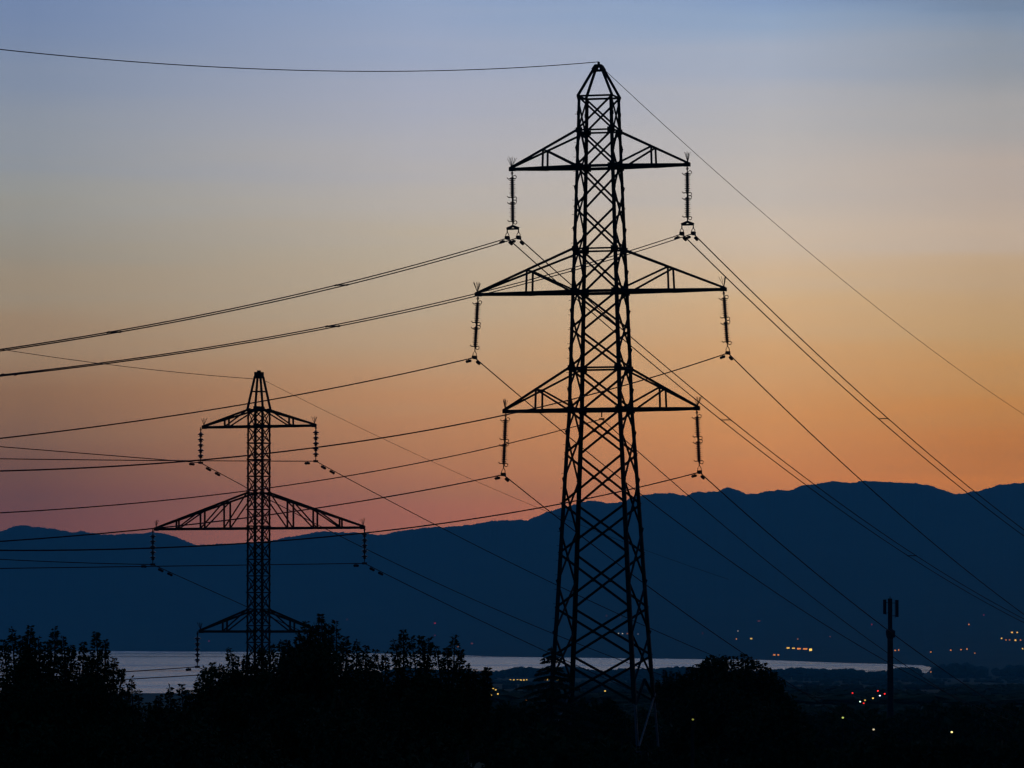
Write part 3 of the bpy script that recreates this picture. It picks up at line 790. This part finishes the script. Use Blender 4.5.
broad_tree('tree with three pointed shoots between the two pylons', 416, 94, 662, 1.1,
    [(386,652),(394,640),(403,629),(411,637),(421,636),(429,638),(436,646),(446,648),(455,635),(461,650),(467,664),(475,669)], 30000, LB, 0)
broad_tree('small round topped tree at the right edge of the left tree group', 462, 100, 688, 0.42,
    [(466,673),(473,672),(485,669),(488,668),(477,680)], 9000, 0.09, 1, nblob=24)
broad_tree('dense low tree under the gap between the left tree groups', 200, 86, 716, 2.1, [(150,718),(168,714),(185,708),(215,702)], 24000, 0.10, 2)
broad_tree('dense low tree beneath the tree with three pointed shoots', 375, 84, 694, 2.3, [(340,690),(410,690),(375,684)], 26000, 0.10, 2)
broad_tree('dark round bush at the foot of the tall pylon, inside its legs', 594, 318, 700, 2.1,
    [(583,697),(594,698),(606,701),(616,706)], 9000, 0.20, 2, nblob=34)
broad_tree('dark low bush left of the tall pylon\'s foot', 514, 235, 706, 2.0, [(500,705),(507,702),(522,702),(534,700)], 9000, 0.2, 2, nblob=34)
broad_tree('big dome shaped tree right of the tall pylon\'s foot', 729, 205, 656, 2.75,
    [(744,654),(735,657),(722,658),(711,661),(700,664),(757,660),(768,668),(690,667),(683,674),(695,664),(706,661),(716,659),(728,656),(750,657),(764,663),(774,672),(780,682),(785,692)], 30000, 0.17, 2, nblob=80, blob_r=.16)
broad_tree('smaller rounded tree between the tall pylon and the dome shaped tree', 676, 335, 674, 1.5, [(664,670),(671,671),(678,671),(658,680)], 9000, 0.18, 1, nblob=30)
broad_tree('dark shrub filling the bottom below the dome shaped tree', 770, 190, 706, 2.4, [(790,702),(802,712)], 11000, 0.2, 2, nblob=40)
conifer('dark pointed spruce in front of the tall pylon\'s left legs', 551.5, 276, 646, 3.9)

# treeline on the right, several hundred metres off: a few kinds, then copies
kinds = []
def far_tree(i, px, top_y, Y):
    b0 = P(px, top_y, Y); gz_ = land_z(b0.x, Y); H = b0.z - gz_
    if len(kinds) < 4:
        t_ = broad_tree('x', px, Y, top_y, max(3.2, H * 0.42), [], 5200, 0.55, len(kinds) % 3, group='trees of the distant treeline on the right', nblob=34, blob_r=.17)
        kinds.append((t_, H))
    else:
        src, H0 = random.choice(kinds)
        t_ = copy_tree(src); t_.location = (b0.x, Y, gz_); s = H / H0
        t_.scale = (s * random.uniform(.9, 1.25), s * random.uniform(.9, 1.2), s); t_.rotation_euler = (0, 0, random.uniform(0, 6.28))
    t_['label'] = 'dark tree of the distant treeline across the bottom right, below the mast' if i < NB else 'low dark shrub in the row along the bottom edge, right of the left tree group'
    t_['group'] = 'trees of the distant treeline on the right' if i < NB else 'shrubs along the bottom edge'
    if i >= NB: t_['category'] = 'shrub'
    return t_
XT = [(648,712,520),(800,716,560),(818,710,600),(838,706,640),(850,709,720),(868,712,600),(883,716,560),(899,714,660),(912,710,740),(926,708,680),(940,706,760),(955,708,640),(969,704,720),(985,707,690),(998,702,740),(1013,705,660),(1026,703,720),(1042,706,700),(830,722,520),(905,724,540),(960,722,520),(1000,720,540),(866,728,500),(1030,722,520),(640,722,470),(790,730,480),(935,734,470),(985,735,470)]
NB = len(XT)
XT += [(x, 735 + (x * 7 % 11), Yk) for x, Yk in [(690,232),(735,240),(772,236),(812,228),(850,244),(888,232),(926,240),(962,230),(1000,236),(1040,242)]]
XT += [(543, 731, 226), (572, 733, 222), (604, 740, 228), (655, 753, 225)]
for i, (px, ty, Y) in enumerate(XT): far_tree(i, px, ty, Y)

# woods of the near shore: a mass of crowns nobody could count
def woods():
    base = MB(); base.ball((0, 0, 0), 1.0, 7)
    bv = np.array(base.v); bf = np.array([list(f) for f in base.f])
    V, Fc = [], []; n = 0
    def put(x, Y, w, h):
        nonlocal n
        k = bv * (1 + 0.28 * rng.normal(size=(len(bv), 1)) * 0.6) * np.array([w, w, h * 0.5]) + np.array([x, Y, land_z(x, Y) + h * 0.42])
        V.append(k); Fc.append(bf + n); n += len(bv)
    for _ in range(2600):
        u = rng.uniform(-0.03, 0.12); Y = rng.uniform(9300, 11900)
        clump = math.sin(u * 260) + 0.7 * math.sin(u * 611 + 1) + 0.5 * math.sin(u * 97)
        if clump < -0.7 and rng.random() < 0.8: continue
        if abs(u - 0.0768) < 0.0016 : continue
        h = rng.uniform(8, 14) * (1 + 0.2 * clump)
        if u > 0.079: h *= 1.15
        put(u * Y, Y, h * rng.uniform(.5, .9), h)
    for _ in range(3600):
        u = rng.uniform(-0.06, 0.12); Y = rng.uniform(1495, 2100) if rng.random() < 0.3 else rng.uniform(2000, 9300)
        if math.sin(u * 180 + Y / 900) + math.sin(Y / 350 - u * 90) < -0.3 and Y > 2100: continue
        h = rng.uniform(5, 9); 
        put(u * Y, Y, h * rng.uniform(.5, .9), h * 0.6 if Y > 2100 else rng.uniform(1.6, 3.2))
    for _ in range(900):
        Y = rng.uniform(1180, 1410); h = rng.uniform(1.4, 2.2)
        put(rng.uniform(-0.02, 0.12) * Y, Y, h * rng.uniform(.8, 1.4), h)
    V = np.concatenate(V); Fc = np.concatenate(Fc)
    me = bpy.data.meshes.new('woods'); me.from_pydata(V.tolist(), [], Fc.tolist()); me.materials.append(WOOD)
    o = bpy.data.objects.new('woods', me); COL.objects.link(o); tag(o, 'dark far off woods along the near shore of the lake', 'woods', kind='stuff')
woods()

# ------------------------------------------------------------------ lit houses, lamps and cars far below
OR, YE, WH, RD, DO, PW = (255,150,60), (255,205,90), (255,245,220), (255,40,30), (235,120,70), (225,225,240)
def land_hit(px, py):
    d = P(px, py, 1.0)
    for Y in np.geomspace(600, 12200, 900):
        if land_z(d.x * Y, Y) >= d.z * Y: return Y
    return 9000.0
def hill_hit(px, py):
    e0, e1 = elev(curve(SHORE, px)), elev(curve(SKY, px)); g = (elev(py) - e0) / (e1 - e0)
    ss = np.linspace(0.004, 1, 500); gs = np.array([hill_g(px, s) for s in ss])
    i = int(np.argmax(gs >= g)); Y0 = shore_Y(px)
    return Y0 + (Y_CREST - Y0) * ss[i]
def lit_house(px, py, far, col, s, wpx, hpx, label, group):
    Y = hill_hit(px, py + 0.6) - 40 if far else land_hit(px, py + 0.8) - 6
    p = P(px, py, Y); m = Y / F
    w, h = wpx * m, hpx * m
    W, D, Hh = w * 1.7, w * 1.3 + 4, h * 1.9
    root = empty('lit_house', (p.x, Y, p.z - h * 0.8), label, 'house', group)
    mb = MB(); mb.box((0, D / 2 + .1, Hh / 2 - h * .6), (W, D, Hh + h * 1.2)); mb.build('wall', WALL, root)
    rf = MB(); rf.profile((-W * .54, D / 2, Hh), (W * .54, D / 2, Hh), [(-D * .56, 0), (D * .56, 0), (0, Hh * .45)], (0, 1, 0)); rf.build('roof', ROOF, root)
    wn = MB(); wn.box((0, 0.0, h * .8), (w, 0.15, h)); wn.build('lit_window', lamp_mat('glow_%d_%d_%d' % col, col, s), root)
FAR = [
 (606.6,615.8,DO,.35,1.2,1,'faint reddish lit house high on the far slope, seen through the tall pylon'),
 (620.6,617.5,DO,.3,1,1,'faint lit house high on the far slope beside the tall pylon\'s right legs'),
 (618.4,633.6,WH,1.0,1.3,1.3,'leftmost white light in the short row seen through the tall pylon'),
 (622.5,633.6,WH,1.0,1.3,1.3,'second white light in the short row seen through the tall pylon'),
 (627.4,633.6,OR,.7,1.2,1.2,'orange light in the short row seen through the tall pylon'),
 (638,634,PW,.4,1.2,1,'dim white light at the right end of the row behind the tall pylon'),
 (702.6,633.4,RD,.3,1,1,'dim red lit house on the far slope right of the tall pylon'),
 (738,631,WH,.5,1.3,.9,'dim white lit house above the dome shaped tree'),
 (736.4,639,OR,.9,1.1,1.5,'orange lit house just above the dome shaped tree, left of two'),
 (751.2,638.6,YE,1.1,2.2,1.5,'yellow lit house just above the dome shaped tree, right of two'),
 (759,621,DO,.25,3,.8,'faint wide reddish lit house highest above the dome shaped tree'),
 (788,647.9,YE,1.2,3.4,1.6,'first yellow lit building at the left end of the bright row'),
 (793.5,648.2,YE,1.2,3.2,1.3,'second lit building in the bright yellow row, left of the mast'),
 (799,648.7,OR,1.3,4.2,1.5,'third lit building in the bright yellow row, left of the mast'),
 (805.2,648.9,OR,1.2,4.8,1.5,'fourth lit building in the bright yellow row, the widest'),
 (810.6,649.9,YE,1.9,3.0,2.8,'brightest and tallest lit building, right end of the yellow row'),
 (774.3,654.9,OR,1.0,2.6,1.5,'left one of the two orange lit houses by the water, beside the dome tree'),
 (778.3,654.9,OR,1.0,2.0,1.5,'right one of the two orange lit houses by the water, beside the dome tree'),
 (797.7,639,OR,.5,1.3,1.1,'dim orange lit house above the bright yellow row'),
 (830,636.6,DO,.25,1.2,.9,'faint lit house between the bright row and the mast'),
 (871.8,624.5,RD,.5,1.1,1.1,'small red light on the far slope left of the mast'),
 (895.2,650.4,OR,.9,1.9,1.2,'orange lit house touching the mast\'s right side, left of two'),
 (898.7,650,OR,.8,1.1,1.6,'orange lit house touching the mast\'s right side, right of two'),
 (930.8,652,OR,.8,1.5,1.3,'orange lit house above the right end of the lake'),
 (950.8,650.2,OR,.9,1.6,1.2,'first orange lit house of three in a line, far right'),
 (961,649.6,OR,.9,1.6,1.2,'second orange lit house of three in a line, far right'),
 (967,649,OR,.9,1.5,1.5,'third orange lit house of three in a line, far right'),
 (974.8,653.2,OR,.6,1.4,1.2,'dim orange lit house just below the line of three, far right'),
 (968.9,624.4,OR,1.0,1.4,1.3,'lone orange lit house high on the far right slope'),
 (983.7,615,RD,.3,1.1,1,'faint red light highest on the far right slope'),
 (1012,632.4,YE,1.2,2.2,1.5,'left yellow house of the upper pair at the right edge'),
 (1017.2,632.4,YE,1.1,1.8,1.4,'right yellow house of the upper pair at the right edge'),
 (1001.6,638.3,YE,1.0,1.6,1.6,'leftmost yellow house of the lower cluster at the right edge'),
 (1006,639.9,OR,.7,1.6,1.1,'second house of the lower cluster at the right edge'),
 (1009.6,639.9,OR,.6,1.4,1.1,'third and dimmest house of the lower cluster at the right edge'),
 (1015.5,640.2,YE,1.2,1.9,1.7,'fourth and brightest house of the lower cluster at the right edge'),
 (1020.6,640,OR,.8,1.5,1.3,'last house of the lower cluster at the right edge'),
 (1022.6,648.7,YE,1.0,1.5,1.5,'yellow house low down on the very right edge'),
 (435,623.2,RD,.8,2.0,1.2,'bright red light on the far slope above the three pointed shoots'),
 (434.8,635.4,RD,.3,1.2,1,'dim red light right above the tree with three pointed shoots'),
 (457.8,646.4,OR,.8,1.8,1.3,'orange house beside the rightmost pointed shoot'),
 (472,643.4,DO,.3,2.2,1.5,'dim pinkish house right of the rightmost pointed shoot'),
 (334.6,621,DO,.5,1.3,1.1,'small pinkish light beside the tallest leafy crown'),
 (347,619.5,DO,.25,1.4,1,'faint light right of the tallest leafy crown'),
 (209,641,RD,.4,1.2,1,'small red light left of the smaller pylon\'s bottom arm'),
 (55.7,646.3,RD,.5,1.2,1.1,'small red light in the bottom left tree\'s crown'),
]
for px, py_, c, s, w, h, lb in FAR:
    if px < 705: s *= 0.6
    lit_house(px, py_, True, c, s * 1.05, w * .88, h * .9, lb, 'lit houses on the far shore')
NEAR = [
 (510.4,680.1,YE,.9,1.7,1.6,'first lit house of the evenly spaced row left of the spruce'),
 (513.8,680.1,YE,.9,1.7,1.6,'second lit house of the evenly spaced row left of the spruce'),
 (517.5,680.1,YE,.9,1.7,1.6,'third lit house of the evenly spaced row left of the spruce'),
 (520.7,680.1,YE,1.0,1.9,1.6,'fourth lit house of the evenly spaced row left of the spruce'),
 (523.9,680.1,YE,.9,1.7,1.6,'fifth lit house of the evenly spaced row left of the spruce'),
 (526.7,680.1,YE,1.0,1.5,1.7,'sixth lit house of the evenly spaced row, nearest the spruce'),
 (537.9,679.5,YE,1.1,1.9,1.6,'yellow house at the spruce\'s left side'),
 (545.4,679.6,OR,.6,1.2,1.3,'dim house behind the spruce\'s trunk, left of two'),
 (547.4,679.6,YE,.8,1.2,1.5,'house behind the spruce\'s trunk, right of two'),
 (557.6,680.3,YE,1.0,2.0,1.6,'yellow house between the spruce and the tall pylon\'s leg'),
 (790.5,677.4,WH,.6,1.5,1.5,'small white lit house just right of the dome shaped tree'),
 (930.9,671.9,OR,.6,1.4,1.3,'dim orange house below the right end of the lake'),
 (1000.7,671.6,OR,.4,1.4,1.2,'dim house on the near shore at far right'),
 (1020.9,671,YE,.9,1.9,1.4,'yellow house on the near shore at the right edge'),
]
for px, py_, c, s, w, h, lb in NEAR: lit_house(px, py_, False, c, s * 1.05, w * .9, h * .9, lb, 'lit houses on the near shore')

def street_lamp(px, py, Y, col, s, label, group='street lamps among the trees'):
    p = P(px, py, Y); gz_ = land_z(p.x, Y); h = p.z - gz_
    root = empty('street_lamp', (p.x, Y, gz_), label, 'street lamp', group)
    mb = MB(); mb.tube([(0, 0, 0), (0, 0, h * .9), (.05, 0, h + .1), (.0, -.3, h + .2)], 0.06, 7); mb.build('pole', STEEL, root)
    mb = MB(); mb.ball((0, -.35, h), min(0.25, 0.085 * Y / 400), 8, .8); mb.build('lamp_head', lamp_mat('lamp_%d_%d_%d' % col, col, s * 0.75), root)
for a in [(842.6,717.6,460,(210,225,110),1.0,'greenish street lamp in the dark trees left of the mast'),
          (873.3,729.4,440,(235,215,170),1.0,'pale street lamp low in the dark trees below the mast'),
          (951.4,732.0,440,(255,235,150),2.0,'bright yellow street lamp low in the dark trees at right'),
          (692.5,719.3,180,(190,190,70),0.5,'dim greenish lamp in front of the dome shaped tree')]:
    street_lamp(*a)
for a in [(852.4,693,RD,1.6,'red signal lamp over the dark trees, left of the cluster beside the mast'),
          (877.8,690.9,RD,2.0,'topmost red signal lamp in the cluster beside the mast'),
          (884.6,693.8,RD,2.0,'red signal lamp in the cluster, nearest the mast'),
          (863.6,703.2,RD,1.6,'lowest red signal lamp in the cluster beside the mast'),
          (879.8,695.6,PW,2.4,'bluish white lamp in the cluster beside the mast'),
          (872.9,698.2,YE,1.6,'yellow lamp in the middle of the cluster beside the mast'),
          (864.9,700.2,YE,0.9,'dim yellow lamp in the cluster beside the mast'),
          (860,701.6,(215,255,225),2.0,'greenish white lamp at the low end of the cluster beside the mast')]:
    street_lamp(a[0], a[1], 1480, a[2], a[3], a[4], 'lamps at the junction beside the mast')
for a in [(493.2,688.3,1.0,'topmost yellow lamp of the bright cluster right of the three pointed shoots'),
          (495.7,689.8,0.9,'second yellow lamp from the top of the bright cluster right of the three pointed shoots'),
          (488.5,692.6,0.8,'left yellow lamp of the bright cluster right of the three pointed shoots'),
          (491.2,695.0,1.3,'lowest yellow lamp of the bright cluster right of the three pointed shoots'),
          (497.9,693.9,1.3,'right yellow lamp of the bright cluster right of the three pointed shoots'),
          (526.7,700.3,0.8,'lone orange lamp below the evenly spaced lit row, left of the spruce'),
          (605.0,691.0,1.1,'single yellow lamp framed between the tall pylon\'s legs')]:
    street_lamp(a[0], a[1], 1475, OR if 'orange' in a[3] else YE, a[2], a[3], 'yellow lamps on the slope left of the mast')
